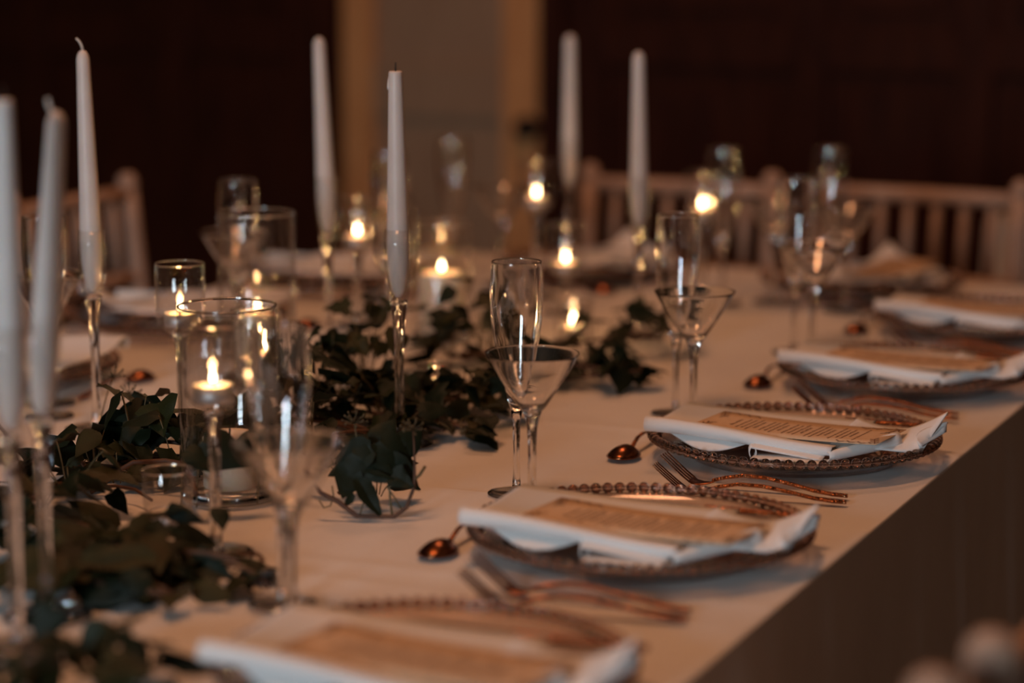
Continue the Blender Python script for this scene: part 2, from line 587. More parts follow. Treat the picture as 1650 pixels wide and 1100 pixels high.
# ---------------------------------------------------------------- chairs
def make_chair(label):
    """Ladder-top banquet chair; origin on the floor under the seat, back towards +x."""
    t = thing('banquet_chair', label, 'chair')
    W = .185
    rl = .018

    def post(sy):
        mb = MB()
        pr = []
        for z in (0, .1, .2, .3, .43, .55, .68, .80, .872):
            pr.append((.195 + .045 * max(0, (z - .43)) / .44 + .03 * max(0, .43 - z) / .43, sy * W, z))
        mb.tube(pr, [rl * .85, rl, rl, rl, rl * 1.1, rl, rl, rl, rl], 12)
        x = pr[-1][0]
        mb.lathe([(0, .902), (.010, .900), (.0175, .892), (.0195, .882), (.0195, .874), (.016, .870), (0, .870)], 14, x, sy * W)
        return mb
    for sy in (-1, 1):
        post(sy).build('rear_post', M['chair'], t)
        MB().tube([(-.175, sy * .18, 0), (-.18, sy * .18, .2), (-.18, sy * .18, .44)], [.014, .017, .018], 12).build('front_leg', M['chair'], t)
        MB().tube([(-.18, sy * .18, .2), (.215, sy * W, .2)], .010, 8).build('stretcher', M['chair'], t)
        MB().tube([(-.18, sy * .18, .3), (.205, sy * W, .3)], .010, 8).build('stretcher', M['chair'], t)
    MB().tube([(-.18, -.18, .22), (-.18, .18, .22)], .010, 8).build('stretcher', M['chair'], t)
    MB().box(-.21, .20, -.20, .20, .432, .46).build('seat', M['chair'], t, smooth=False, bevel=.012)
    MB().box(-.20, .17, -.185, .185, .46, .495).build('seat_pad', M['cushion'], t, bevel=.015)

    def bx(z):
        return .195 + .045 * (z - .43) / .44
    for nm, z, r_ in (('top_rail', .862, .015), ('lower_rail', .708, .013), ('lower_rail', .672, .010)):
        MB().tube([(bx(z) + c, y, z) for y, c in ((-W, 0), (-.09, .008), (0, .011), (.09, .008), (W, 0))], r_, 10).build(nm, M['chair'], t)
    for k in range(6):
        y = -W + 2 * W * (k + 1) / 7
        c = .011 * (1 - (y / W) ** 2)
        MB().tube([(bx(.708) + c, y, .708), (bx(.79) + c, y, .79), (bx(.862) + c, y, .862)], [.009, .0105, .009], 8).build('spindle', M['chair'], t)
    return t


def chair_at(x, y, rz, label):
    global CH
    if CH is None:
        CH = make_chair(label)
        CH.location = (x, y, 0)
        CH.rotation_euler = (0, 0, rz)
        CH['group'] = 'pale wooden chairs round the table'
        return CH
    return dup(CH, (x, y, 0), rz, label)


CH = None
chair_at(-1.115, 4.10, PI / 2 - .06, 'pale wooden spindle-back chair at table end, beside the white side table')
chair_at(-1.565, 4.06, PI / 2 - .03, 'pale wooden spindle-back chair at table end, left of the other end chair')
chair_at(-2.215, 3.60, PI, 'wooden spindle-back chair on the opposite long side, behind the tall candles at left')
chair_at(-.567, 1.690, 0, 'farther pale chair in the bottom right corner, only its rounded post top showing')
chair_at(-.580, 1.222, 0, 'nearer pale chair in the bottom right corner, post top cut by photo edge')


# ---------------------------------------------------------------- place settings (local: origin under plate on the table, diner at +x)
SEATS = {
    'R1': (-.807, 1.655, 0, 'blurred nearest setting at the bottom edge'),
    'R2': (-.807, 2.128, 0, 'setting beside the sharp cocktail glass'),
    'R3': (-.806, 2.618, 0, 'third setting up the right edge'),
    'R4': (-.803, 3.100, 0, 'fourth setting up the right edge'),
    'R5': (-.803, 3.570, 0, 'last setting up the right edge'),
    'L1': (-1.925, 2.63, PI, 'nearest setting on the opposite side'),
    'L2': (-1.925, 3.10, PI, 'middle setting on the opposite side'),
    'L3': (-1.925, 3.57, PI, 'last setting on the opposite side'),
    'E1': (-1.08, 3.87, PI / 2, 'setting before the right end chair'),
    'E2': (-1.56, 3.87, PI / 2, 'setting before the left end chair'),
}


def loc2w(seat, x, y, z=0):
    X, Y, rz, _ = SEATS[seat]
    c, s = math.cos(rz), math.sin(rz)
    zz = TZ + (.0035 if Y < 2.2 else 0)
    return (X + x * c - y * s, Y + x * s + y * c, zz + z)


PROTO = {}


def place(kind, maker, seat, x, y, rz, label, group, z=0):
    loc = loc2w(seat, x, y, z)
    rot = SEATS[seat][2] + rz
    if kind not in PROTO:
        o = maker()
        PROTO[kind] = o
        o.location = loc
        o.rotation_euler = (0, 0, rot)
        o['label'] = label
        o['group'] = group
        return o
    return dup(PROTO[kind], loc, rot, label, group)


# --- charger plate
bead_mesh = MB().lathe([(0, -.0058), (.0029, -.0050), (.0050, -.0029), (.0058, 0), (.0050, .0029), (.0029, .0050), (0, .0058)], 10).mesh('bead', M['bead_glass'])


def make_plate():
    t = thing('charger_plate', '', 'plate')
    pr_u = [(0, .0075), (.09, .0075), (.115, .009), (.135, .014), (.152, .0195), (.1575, .0215)]
    pr_l = [(.1580, .0190), (.152, .0155), (.135, .0095), (.122, .004), (.119, .0005), (.113, .0005), (.110, .0030), (0, .0032)]
    MB().lathe(pr_u + pr_l, 72).build('dish', M['dish_glass'], t)
    n = 82
    mb = MB()
    for rr, z in ((.1600, .0235), (.1672, .0255)):
        prof = [(rr + .0014 * math.cos(a * PI / 3), z + .0014 * math.sin(a * PI / 3)) for a in range(6)]
        mb.lathe(prof, 82, closed=True)
    mb.build('rim_ring', M['bead_glass'], t)
    for k in range(n):
        a = 2 * PI * k / n
        o = bpy.data.objects.new('bead', bead_mesh)
        C.objects.link(o)
        o.parent = t
        o.location = (.1635 * math.cos(a), .1635 * math.sin(a), .0250)
    return t


# --- napkin
def make_napkin():
    t = thing('napkin', '', 'napkin')
    # main pocket: cross section along y swept along x, with a soft bull-nose front fold
    rows = []
    n = 30
    for i in range(n + 1):
        u = i / n
        x = -.148 + .226 * u
        base = -.012 * smoothstep(.05, 1.0, u)               # whole fold leans down to the right
        rad = .0078 - .0034 * u                                # soft rolled front edge, thinner to the right
        yc, zc = -.1060 - .004 * u, .0452 + base
        row = [(.067, .0375 - .004 * u), (.045, .0385 - .004 * u), (.012, .0385 - .005 * u), (-.025, .0385 - .006 * u),
               (-.060, .0400 - .007 * u), (-.084, zc + rad - .0055), (-.096, zc + rad - .0012)]
        for q in range(0, 11):
            a = PI / 2 + q * PI / 9
            row.append((yc + rad * math.cos(a), zc + rad * math.sin(a)))
        row += [(yc + rad + .004, zc - rad * .6), (-.080, zc - rad * .5)]
        sag = -.0025 * math.sin(PI * u)
        rows.append([(x - .006 * (1 - u) * (y / .1), y, z + (sag if y > -.08 else 0)) for y, z in row])
    MB().grid(rows).build('pocket', M['napkin'], t, solid=.0014, recalc=False)
    # draped swag under the rolled edge
    rows = []
    for q in range(8):
        f = q / 7
        row = []
        for i in range(31):
            u = i / 30
            x = -.122 + .100 * u
            swag = math.sin(PI * u ** 1.25)
            row.append((x, -.094 - .024 * swag * f ** .8 - .006 * u * f, .0385 - .0045 * u - (.0025 + .0095 * swag) * f ** 1.4))
        rows.append(row)
    MB().grid(rows).build('under_fold', M['napkin'], t, solid=.0014)
    # small upright loop
    rows = []
    for i in range(17):
        a = i / 16 * 1.6 * PI - .3 * PI
        rows.append([(-.013 + .0040 * math.cos(a) + .004 * d, -.112 - .010 * d, .0285 + .0065 * math.sin(a) - .0022 * d) for d in (0, .35, .7, 1)])
    MB().grid(rows).build('loop_fold', M['napkin'], t, solid=.0012)
    # two flat bands running right from the loop, with a dark gap between them
    rows = []
    for i in range(17):
        u = i / 16
        x = -.010 + .080 * u
        rows.append([(x, -.106 - .018 * s_, .0365 - .0085 * u - (.0042 - .001 * u) * s_ ** 1.4) for s_ in (0, .3, .6, .85, 1.0)])
    MB().grid(rows).build('flat_fold', M['napkin'], t, solid=.0016)
    rows = []
    for i in range(17):
        u = i / 16
        x = -.008 + .082 * u
        rows.append([(x, -.112 - .022 * s_, .0235 + .0015 * math.sin(3 * u) - .0015 * s_) for s_ in (0, .3, .6, .85, 1.0)])
    rows2 = [[(p[0], p[1], p[2]) for p in r_] for r_ in rows]
    MB().grid(rows2).build('lower_fold', M['napkin'], t, solid=.0016)
    # right corner flap: rolled front edge, raised tip
    a, c = Vector((.074, -.116, .028)), Vector((.130, -.034, .037))
    d = (c - a)
    nrm = Vector((d.y, -d.x, 0)).normalized()
    rows = []
    for i in range(13):
        u = i / 12
        p = a + d * u
        rad = .0050 + .0030 * u
        rows.append([tuple(p + nrm * (rad * math.sin(q * PI / 7)) + Vector((0, 0, rad * math.cos(q * PI / 7)))) for q in range(0, 9)])
    MB().grid(rows).build('rolled_edge', M['napkin'], t, solid=.0016)
    rows = []
    tip, back, low = Vector((.178, .002, .050)), Vector((.064, .042, .041)), Vector((.160, -.042, .031))
    inner = Vector((.066, -.098, .031))
    for i in range(13):
        u = i / 12
        row = []
        for j in range(13):
            v_ = j / 12
            p = inner.lerp(low, u).lerp(back.lerp(tip, u), v_)
            p.z += .022 * max(0, u - .55) ** 1.5 * (v_ - .3) * 3 + .0015 * math.sin(6 * u + 3 * v_) - .008 * math.sin(PI * u) * v_
            row.append(tuple(p))
        rows.append(row)
    MB().grid(rows).build('corner_flap', M['napkin'], t, solid=.0016)
    rows = []
    for i in range(11):
        u = i / 10
        p = low.lerp(tip, u)
        rows.append([(p.x - .014 * math.sin(q * PI / 6) * math.sin(PI * min(1, u * .9 + .1)), p.y - .006 * q / 6, p.z + .002 + .006 * math.sin(q * PI / 6) - .009 * (q / 6) * u) for q in range(7)])
    MB().grid(rows).build('curled_tip', M['napkin'], t, solid=.0014)
    return t


# --- menu card (print too small and blurred to read in the photo: strokes only)
def make_menu():
    t = thing('menu_card', '', 'card')
    L0, L1, W0, W1 = -.112, .112, -.046, .046
    zf = lambda x, y: .0006 * math.sin(9 * x) + .003 * (x / .112) ** 2
    rows = [[(L0 + (L1 - L0) * i / 12, W0 + (W1 - W0) * j / 4, zf(L0 + (L1 - L0) * i / 12, 0)) for j in range(5)] for i in range(13)]
    MB().grid(rows).build('card', M['card'], t, solid=.0006)
    rr = random.Random(5)
    mb = MB()

    def stroke(x0, y0, x1, y1, wd):
        d_ = Vector((x1 - x0, y1 - y0, 0))
        n_ = Vector((-d_.y, d_.x, 0)).normalized() * wd / 2
        zz = [zf(x, 0) + .0006 for x in (x0, x1)]
        mb.add([(x0 + n_.x, y0 + n_.y, zz[0]), (x0 - n_.x, y0 - n_.y, zz[0]), (x1 - n_.x, y1 - n_.y, zz[1]), (x1 + n_.x, y1 + n_.y, zz[1])], [(0, 1, 2, 3)])
    xx = -.074
    ln = 0
    while xx < .080:
        big = ln % 4 == 0
        half = rr.uniform(.012, .018) if big else rr.uniform(.022, .032)
        y = -half
        while y < half:
            wl = rr.uniform(.004, .011)
            x2 = xx
            k_ = y
            while k_ < min(half, y + wl):     # letters of a word: short upright strokes on a base line
                hgt = rr.choice([.0016, .0016, .0026]) * (1.35 if big else 1)
                stroke(x2, k_, x2 - hgt, k_ + .0003, .0009)
                stroke(x2 - .0002, k_, x2 - .0002, k_ + .0012, .0007)
                k_ += .0014
            y += wl + .0022
        xx += .0088 if big else .0066
        ln += 1
    mb.build('lettering', M['ink'], t, smooth=False)['kind'] = 'stuff'
    mb = MB()
    for (ox, oy, sx, sy) in ((-.109, -.043, 1, 1), (-.109, .043, 1, -1), (.109, .043, -1, -1), (.109, -.043, -1, 1)):
        for (a0, b0, a1, b1) in ((0, 0, .046, .004), (0, 0, .010, .026)):
            stroke(ox + sx * a0, oy + sy * b0, ox + sx * a1, oy + sy * b1, .0009)
            for k_ in range(7):
                f = (k_ + .6) / 7
                px, py = ox + sx * (a0 + (a1 - a0) * f), oy + sy * (b0 + (b1 - b0) * f)
                an = math.atan2(sy * (b1 - b0), sx * (a1 - a0)) + (.7 if k_ % 2 else -.7)
                stroke(px, py, px + .0075 * math.cos(an), py + .0075 * math.sin(an), .0018)
    mb.build('leaf_print', M['ink'], t, smooth=False)['kind'] = 'stuff'
    return t


# --- cutlery. Long axis +x = towards the handle end, tines / bowl at -x
def ribbon(mb, pts, th):
    """pts: (x, half width, z, y centre); flat bar with thickness th, rounded edge profile."""
    rows = []
    for x, hw, z, yc in pts:
        rows.append([(x, yc + hw * math.cos(a), z + th / 2 * math.sin(a) + th / 2) for a in [2 * PI * k / 10 for k in range(11)]])
    mb.grid(rows)
    n = 11
    for r_ in (rows[0], rows[-1]):
        mb.add(r_[:-1], [tuple(range(10))])


def make_fork():
    t = thing('fork', '', 'fork')
    h = MB()
    ribbon(h, [(-.030, .0030, .0040, 0), (-.015, .0028, .0085, 0), (.005, .0030, .0125, 0), (.030, .0034, .0120, 0), (.060, .0040, .0075, 0),
               (.085, .0048, .0026, 0), (.105, .0054, .0006, 0), (.116, .0048, .0004, 0), (.1205, .0026, .0004, 0)], .0042)
    h.build('handle', M['hammered'], t)
    hd = MB()
    ribbon(hd, [(-.028, .0030, .0038, 0), (-.034, .0055, .0018, 0), (-.042, .0105, .0008, 0), (-.050, .0125, .0018, 0), (-.054, .0128, .0042, 0)], .0024)
    hd.build('head', M['copper'], t)
    for k in range(4):
        y = -.0105 + .0070 * k
        tn = MB()
        ribbon(tn, [(-.053, .0022, .0040, y), (-.062, .0021, .0105, y), (-.073, .0018, .0195, y), (-.082, .0014, .0270, y), (-.086, .0007, .0305, y)], .0020)
        tn.build('tine', M['copper'], t)
    return t


def make_spoon():
    t = thing('dessert_spoon', '', 'spoon')
    h = MB()
    ribbon(h, [(-.037, .0030, .0030, 0), (-.028, .0028, .0070, 0), (-.015, .0026, .0115, 0), (.005, .0030, .0130, 0), (.035, .0042, .0085, 0), (.060, .0055, .0040, 0), (.080, .0062, .0014, 0), (.090, .0050, .001, 0), (.0935, .0025, .001, 0)], .0026)
    h.build('handle', M['hammered'], t)
    rows_o = []
    n = 20
    for i in range(7):
        f = i / 6
        row = []
        for k in range(n + 1):
            a = 2 * PI * k / n
            px = math.cos(a)
            rx = .027 * f
            ry = .0185 * f * (1 - .12 * px)
            row.append((-.062 + rx * px, ry * math.sin(a), .0125 - .0112 * f ** 2.2 + .0012 * f * max(0, px)))
        rows_o.append(row)
    MB().grid(rows_o).build('bowl', M['copper'], t, solid=.0014)
    return t


def make_knife():
    t = thing('table_knife', '', 'knife')
    h = MB()
    ribbon(h, [(-.005, .0045, 0, 0), (.02, .0055, 0, 0), (.06, .0065, 0, 0), (.09, .0075, 0, 0), (.106, .0070, 0, 0), (.111, .004, 0, 0)], .0055)
    h.build('handle', M['hammered'], t)
    bl = MB()
    ribbon(bl, [(-.004, .0045, .0015, 0), (-.02, .0075, .0015, .001), (-.06, .0095, .0015, .0015), (-.095, .0090, .0015, .002), (-.112, .005, .0015, .0015), (-.117, .0015, .0015, 0)], .0018)
    bl.build('blade', M['copper'], t)
    return t


# --- glasses
def make_flute():
    t = thing('champagne_flute', '', 'glass')
    MB().lathe([(0, .0030), (.012, .0030), (.024, .0021), (.0305, .0016), (.0312, .0008), (.0305, 0), (0, 0)], 40).build('foot', M['glass'], t)
    MB().lathe([(0, .0025), (.0075, .0030), (.0048, .0075), (.0038, .02), (.0035, .05), (.0042, .078), (.0062, .090), (0, .0905)], 24).build('stem', M['glass'], t)
    o_ = [(0, .0885), (.0055, .0895), (.0085, .098), (.0118, .110), (.0160, .126), (.0205, .146), (.0245, .168), (.0275, .192), (.0283, .208), (.0279, .226), (.0268, .244), (.02645, .2488), (.0264, .2497), (.02620, .2503)]
    i_ = [(.02590, .2503), (.02570, .2497), (.02568, .2488), (.0260, .244), (.0269, .226), (.0273, .208), (.0265, .192), (.0235, .168), (.0195, .146), (.0150, .126), (.0107, .111), (.0068, .101), (0, .0975)]
    MB().lathe(o_ + i_, 48).build('bowl', M['glass'], t)
    return t


def make_martini():
    t = thing('cocktail_glass', '', 'glass')
    MB().lathe([(0, .0030), (.012, .0030), (.026, .0021), (.0335, .0016), (.0342, .0008), (.0335, 0), (0, 0)], 40).build('foot', M['glass'], t)
    MB().lathe([(0, .0025), (.0080, .0030), (.0052, .0085), (.0044, .02), (.0044, .07), (.0052, .088), (.0075, .100), (.0100, .1065), (0, .1075)], 24).build('stem', M['glass'], t)
    o_ = [(0, .1040), (.0090, .1055), (.0135, .1100), (.0180, .1165), (.0280, .1320), (.0390, .1495), (.0478, .1640), (.0486, .1655), (.04895, .1664), (.0489, .1670)]
    i_ = [(.0486, .1672), (.0482, .1669), (.0478, .1661), (.0470, .1650), (.0381, .1505), (.0268, .1332), (.0168, .1180), (.0110, .1118), (0, .1095)]
    MB().lathe(o_ + i_, 56).build('bowl', M['glass'], t)
    return t


for s, (X, Y, rz, nm) in SEATS.items():
    right = s[0] == 'R'
    place('plate', make_plate, s, 0, 0, 0, 'clear glass charger plate with beaded rim, ' + nm, 'beaded glass charger plates')
    place('napkin', make_napkin, s, 0, 0, 0, 'folded white napkin lying on the plate, ' + nm, 'folded white napkins')
    if right or s == 'E1':
        mo = place('menu', make_menu, s, .018, -.044, R(-6), 'kraft coloured printed menu card on the napkin, ' + nm, 'menu cards on the napkins', .0395)
    if right:
        place('knife', make_knife, s, .042, .081, R(3.5), 'hammered copper knife resting across the plate, ' + nm, 'copper knives', .0265)
        place('fork', make_fork, s, -.004, -.184, R(1.5), 'hammered copper fork closer to the plate, ' + nm, 'copper forks')
        place('fork', make_fork, s, .004, -.226, R(8), 'hammered copper fork farther from the plate, ' + nm, 'copper forks')
    if s != 'R1':
        place('spoon', make_spoon, s, -.178, -.022, R(92), 'copper dessert spoon lying face down above the plate, ' + nm, 'copper dessert spoons')
    gx = -.19 if s == 'R5' else 0
    dx, dy = {'R1': (-.02, .0), 'R5': (-.09, .0)}.get(s, (0, 0))
    place('flute', make_flute, s, -.207 + dx, .172 + dy, 0, 'empty champagne flute at the ' + nm, 'champagne flutes')
    place('martini', make_martini, s, -.159 + dx, .103 + dy, 0, 'empty stemmed cocktail glass at the ' + nm, 'cocktail glasses')


# ---------------------------------------------------------------- candles and holders
def bezier_pts(a, b_, c, n=8):
    return [(Vector(a) * (1 - t) ** 2 + Vector(b_) * 2 * t * (1 - t) + Vector(c) * t ** 2) for t in [k / n for k in range(n + 1)]]


def taper_holder(x, y, h, label, z=TZ):
    t = thing('candle_holder', label, 'candle holder', (x, y, z), 0, 'tall glass taper holders')
    s = h / .25
    MB().lathe([(0, .0035), (.015, .0032), (.034, .0022), (.0390, .0014), (.0385, 0), (0, 0)], 40).build('foot', M['glass'], t)
    MB().lathe([(0, .003), (.009, .0035), (.0062, .010), (.0052, .03 * s), (.0052, .09 * s), (.0060, .12 * s), (.0078, .145 * s), (.0098, .163 * s), (.0105, .168 * s), (0, .170 * s)], 24).build('stem', M['glass'], t)
    o_ = [(.0095, .164 * s), (.0125, .176 * s), (.0152, .192 * s), (.0168, .212 * s), (.0168, .232 * s), (.0162, .25 * s)]
    i_ = [(.0153, .25 * s), (.0158, .232 * s), (.0158, .212 * s), (.0142, .192 * s), (.0113, .176 * s), (.0070, .168 * s)]
    MB().lathe(o_ + i_, 40).build('bowl', M['thin'], t)
    return t


def taper_candle(x, y, z, h, lean, rtop, style, label):
    """lean: (dx, dy) of the top; style flat / round / drip."""
    t = thing('taper_candle', label, 'candle', (x, y, z), 0, 'white taper candles')
    t.rotation_euler = (-lean[1] / h, lean[0] / h, 0)
    rb = .0132
    prof = [(0, 0), (.0042, .001), (.0078, .008), (.0108, .022), (.0126, .040), (rb, .062)]
    for k in range(1, 9):
        f = k / 8
        prof.append((rb + (rtop - rb) * f, .062 + (h - .070) * f))
    if style == 'flat':
        prof += [(rtop * .96, h - .002), (rtop * .86, h), (rtop * .5, h - .001), (0, h - .0015)]
    else:
        prof += [(rtop * .85, h - .003), (rtop * .55, h + .001), (0, h + .003)]
    MB().lathe(prof, 28).build('wax_body', M['wax'], t)
    if style == 'flat':
        MB().tube([(0, 0, h - .004), (.0003, 0, h + .010)], .0011, 6).build('wick', M['wick'], t)
    elif style == 'round':
        MB().tube(bezier_pts((0, 0, h), (.0005, 0, h + .010), (-.008, 0, h + .016)), .0014, 6).build('wick', M['wick_white'], t)
    elif style == 'bent':
        MB().tube(bezier_pts((0, 0, h), (-.007, 0, h - .001), (-.010, 0, h + .012)), .0018, 6).build('wick', M['wick_white'], t)
    if style == 'flat' and 'run' in label:
        MB().lathe([(0, -.004), (.0015, -.003), (.0020, 0), (.0010, .008), (0, .012)], 8).build('wax_drip', M['wax'], t, loc=(-rtop * .85, -rtop * .5, h - .018))
    return t


# (x, y, holder height, candle height, lean, top radius, style, words)
TAPERS = [
    (-1.172, 1.622, .272, .272, (.004, 0), .0078, 'flat', 'cut off by the left photo edge'),
    (-1.204, 1.711, .262, .262, (.026, .0), .0082, 'bent', 'leaning and out of focus, nearest camera'),
    (-1.622, 2.420, .242, .287, (-.005, 0), .0078, 'round', 'third from the left, sharp, before the left chair'),
    (-1.247, 2.489, .254, .262, (-.002, 0), .0082, 'flat', 'in the middle, with wax run down its side'),
    (-1.612, 2.995, .252, .272, (-.010, 0), .0085, 'round0', 'blurred, left of the pale door'),
    (-1.560, 3.760, .245, .250, (.0, 0), .0098, 'flat0', 'farthest away, right of the pale door'),
    (-1.270, 3.330, .235, .255, (-.003, 0), .0090, 'flat0', 'blurred, in front of the end chair at the right'),
]
for i, (x, y, hh, ch, lean, rt, st, wd) in enumerate(TAPERS):
    zt = TZ + (.0035 if y < 2.3 else 0)
    taper_holder(x, y, hh, 'slim glass holder of taper candle ' + wd, zt)
    taper_candle(x, y, zt + hh * .168 / .25 + .0035, ch, lean, rt, st, 'white taper candle ' + wd)


def flame(parent, z, s=1.0):
    prof = [(0, 0), (.0019, .0008), (.0031, .0026), (.0034, .0048), (.0029, .0078), (.0018, .0108), (.0007, .0132), (0, .0146)]
    o = MB().lathe([(r_ * s, zz * s) for r_, zz in prof], 14).build('flame', M['flame'], parent, loc=(0, 0, z))
    d = bpy.data.lights.new('flame_light', 'POINT')
    d.energy = FLAME_W
    d.color = (1.0, .50, .19)
    d.shadow_soft_size = .004
    l = bpy.data.objects.new('flame_light', d)
    C.objects.link(l)
    l.parent = parent
    l.location = (0, 0, z + .007 * s)
    return o


def tealight(x, y, z, label, fs=1.0, lit=True):
    t = thing('tealight', label, 'candle', (x, y, z), 0, 'tealights in glass')
    MB().lathe([(0, 0), (.0180, 0), (.0190, .001), (.0190, .0165), (.0186, .0165), (.0182, .0150), (.0182, .0018), (0, .0018)], 32).build('metal_cup', M['alu'], t)
    MB().lathe([(0, .0022), (.0178, .0022), (.0180, .0150), (.0120, .0146), (.0040, .0142), (0, .0142)], 32).build('wax', M['ivory'], t)
    MB().tube([(0, 0, .013), (.0005, 0, .0195)], .0008, 6).build('wick', M['wick'], t)
    if lit:
        flame(t, .0185, fs)
    return t


def stem_tealight(x, y, h, words, z=TZ, fs=1.0, r=.0300, tl=.0):
    t = thing('tealight_holder', 'stemmed glass tealight holder ' + words, 'candle holder', (x, y, z), 0, 'stemmed glass tealight holders')
    c = h - .084
    MB().lathe([(0, .0035), (.015, .0032), (.032, .0022), (.0370, .0014), (.0365, 0), (0, 0)], 36).build('foot', M['glass'], t)
    MB().lathe([(0, .003), (.009, .0035), (.0066, .010), (.0058, .03), (.0056, c * .6), (.0060, c - .018), (.0095, c - .004), (.0100, c), (0, c + .0008)], 24).build('stem', M['glass'], t)
    o_ = [(0, c - .001), (.0115, c), (.0200, c + .005), (.0265, c + .014), (r - .0005, c + .024), (r, c + .034), (r, h - .001)]
    i_ = [(r - .0006, h), (r - .0013, h - .001), (r - .0013, c + .034), (r - .0018, c + .0245), (.0252, c + .0155), (.0190, c + .0075), (.0110, c + .0030), (0, c + .0022)]
    MB().lathe(o_ + i_, 44).build('cup', M['thin'], t)
    rg = [(r - .0006 + .0009 * math.cos(a * PI / 4), h - .0003 + .0009 * math.sin(a * PI / 4)) for a in range(8)]
    MB().lathe(rg, 44, closed=True).build('rim', M['glass'], t)
    tealight(x, y, z + c + .0085 + tl, 'lit tealight in the glass holder ' + words, fs)
    return t


stem_tealight(-1.517, 2.446, .204, 'left of the tall empty cylinder, in sharp focus', fs=.95)
stem_tealight(-1.180, 1.958, .224, 'nearest camera, in front of the round candle vase', TZ + .0035, fs=.95)
stem_tealight(-1.690, 3.235, .196, 'between the blurred candle and the sharp middle candle')
stem_tealight(-1.358, 2.705, .248, 'directly behind the sharp middle candle')
stem_tealight(-1.552, 3.600, .224, 'before the pale door, flame highest of all')
stem_tealight(-1.450, 3.480, .138, 'just right of the sharp champagne flute')
stem_tealight(-1.315, 3.740, .202, 'farthest right, behind the third champagne flute')


def cyl_vase(x, y, h, r, words, z=TZ):
    t = thing('cylinder_vase', 'clear glass cylinder vase ' + words, 'vase', (x, y, z))
    MB().lathe([(0, .0105), (r - .003, .0105), (r, .0095), (r + .0002, .003), (r - .002, 0), (0, 0)], 56).build('base', M['glass'], t)
    MB().lathe([(r, .0095), (r, h - .001), (r - .0008, h), (r - .0022, h - .001), (r - .0022, .0110)], 56).build('wall', M['thin'], t)
    rg = [(r - .0011 + .0015 * math.cos(a * PI / 4), h - .0003 + .0015 * math.sin(a * PI / 4)) for a in range(8)]
    MB().lathe(rg, 56, closed=True).build('rim', M['glass'], t)
    return t


def pillar(x, y, z, r, h, words, fs=1.1, lit=True):
    t = thing('pillar_candle', 'ivory pillar candle ' + words, 'candle', (x, y, z))
    MB().lathe([(0, 0), (r - .002, 0), (r, .002), (r, h - .004), (r - .003, h), (r - .008, h - .001), (r * .4, h - .005), (0, h - .006)], 40).build('wax_body', M['ivory'], t)
    MB().tube([(0, 0, h - .008), (.0008, 0, h + .005)], .0011, 6).build('wick', M['wick'], t)
    if lit:
        flame(t, h + .002, fs)
    return t


cyl_vase(-1.286, 2.165, .205, .0525, 'behind the nearest stemmed tealight', TZ + .0035)
pillar(-1.286, 2.165, TZ + .0035 + .011, .0285, .058, 'unlit, in the round glass vase behind the nearest tealight', lit=False)
stem_tealight(-1.464, 2.531, .140, 'seen through the round vase, behind it')
cyl_vase(-1.590, 2.756, .228, .0515, 'tall, right of the sharp stemmed tealight at left')
pillar(-1.590, 2.756, TZ + .011, .030, .085, 'low in the tall glass cylinder on the left')
cyl_vase(-1.520, 3.175, .170, .0455, 'around the glowing pillar candle in mid distance')
pillar(-1.520, 3.175, TZ + .011, .0345, .088, 'glowing in mid distance, between the middle candle and the flute', 1.1)


def votive(x, y, h, r, words, z=TZ, fs=1.0, lit=True):
    t = thing('votive_cup', 'small low glass votive cup ' + words, 'candle holder', (x, y, z), 0, 'low glass votive cups')
    prof = [(0, 0), (r * .80, 0), (r * .86, .002), (r, h - .001), (r - .0006, h), (r - .0014, h - .001), (r * .86 - .0016, .006), (0, .006)]
    MB().lathe(prof, 40).build('cup', M['thin'], t)
    rg = [(r - .0007 + .0011 * math.cos(a * PI / 4), h - .0003 + .0011 * math.sin(a * PI / 4)) for a in range(8)]
    MB().lathe(rg, 40, closed=True).build('rim', M['glass'], t)
    tealight(x, y, z + .0065, ('lit' if lit else 'unlit') + ' tealight in the small votive cup ' + words, fs, lit)
    return t


votive(-1.263, 2.005, .064, .0262, 'among the ivy leaves at lower left', TZ + .0035, .6, False)
votive(-1.290, 2.671, .062, .0235, 'in the ivy right of the sharp middle candle', TZ, .75)
votive(-1.335, 3.235, .062, .0300, 'glowing right of the sharp cocktail glass', TZ, 1.2)

# ---------------------------------------------------------------- ivy
LEAF_OUT = [
    [(0, .05), (-.10, .20), (-.02, .36), (.14, .52), (.34, .40), (.50, .30), (.72, .20), (1.0, 0)],
    [(0, .04), (-.06, .18), (.06, .36), (.30, .43), (.55, .33), (.80, .16), (1.0, 0)],
    [(0, .05), (-.14, .24), (.04, .34), (.16, .58), (.36, .32), (.52, .42), (.64, .22), (1.0, 0)],
    [(0, .03), (-.03, .12), (.14, .27), (.36, .31), (.62, .22), (.84, .10), (1.0, 0)],
]


def leaf_mesh(out, curl, fold, mat):
    mb = MB()
    n = len(out)
    mids = [(max(0, x) if i else 0, 0) for i, (x, y) in enumerate(out)]
    mids = [(max(0.0, min(1.0, .06 + .94 * i / (n - 1))) if i else 0.0, 0) for i in range(n)]

    def z(x, y):
        return fold * abs(y) - curl * x * x + .05 * math.sin(9 * x + 3 * y)
    for sgn in (1, -1):
        vs = [(x, 0, z(x, 0)) for x, _ in mids] + [(x * .5 + mx_ * .5, sgn * y * .55, z(x, y * .55)) for (x, y), (mx_, _) in zip(out, mids)] + [(x, sgn * y, z(x, y) + .02 * math.sin(20 * x)) for x, y in out]
        fs = []
        for i in range(n - 1):
            for b_ in (0, n):
                q = (b_ + i, b_ + i + 1, b_ + n + i + 1, b_ + n + i)
                fs.append(q if sgn > 0 else q[::-1])
        mb.add(vs, fs)
    return mb.mesh('leaf', mat, recalc=False)


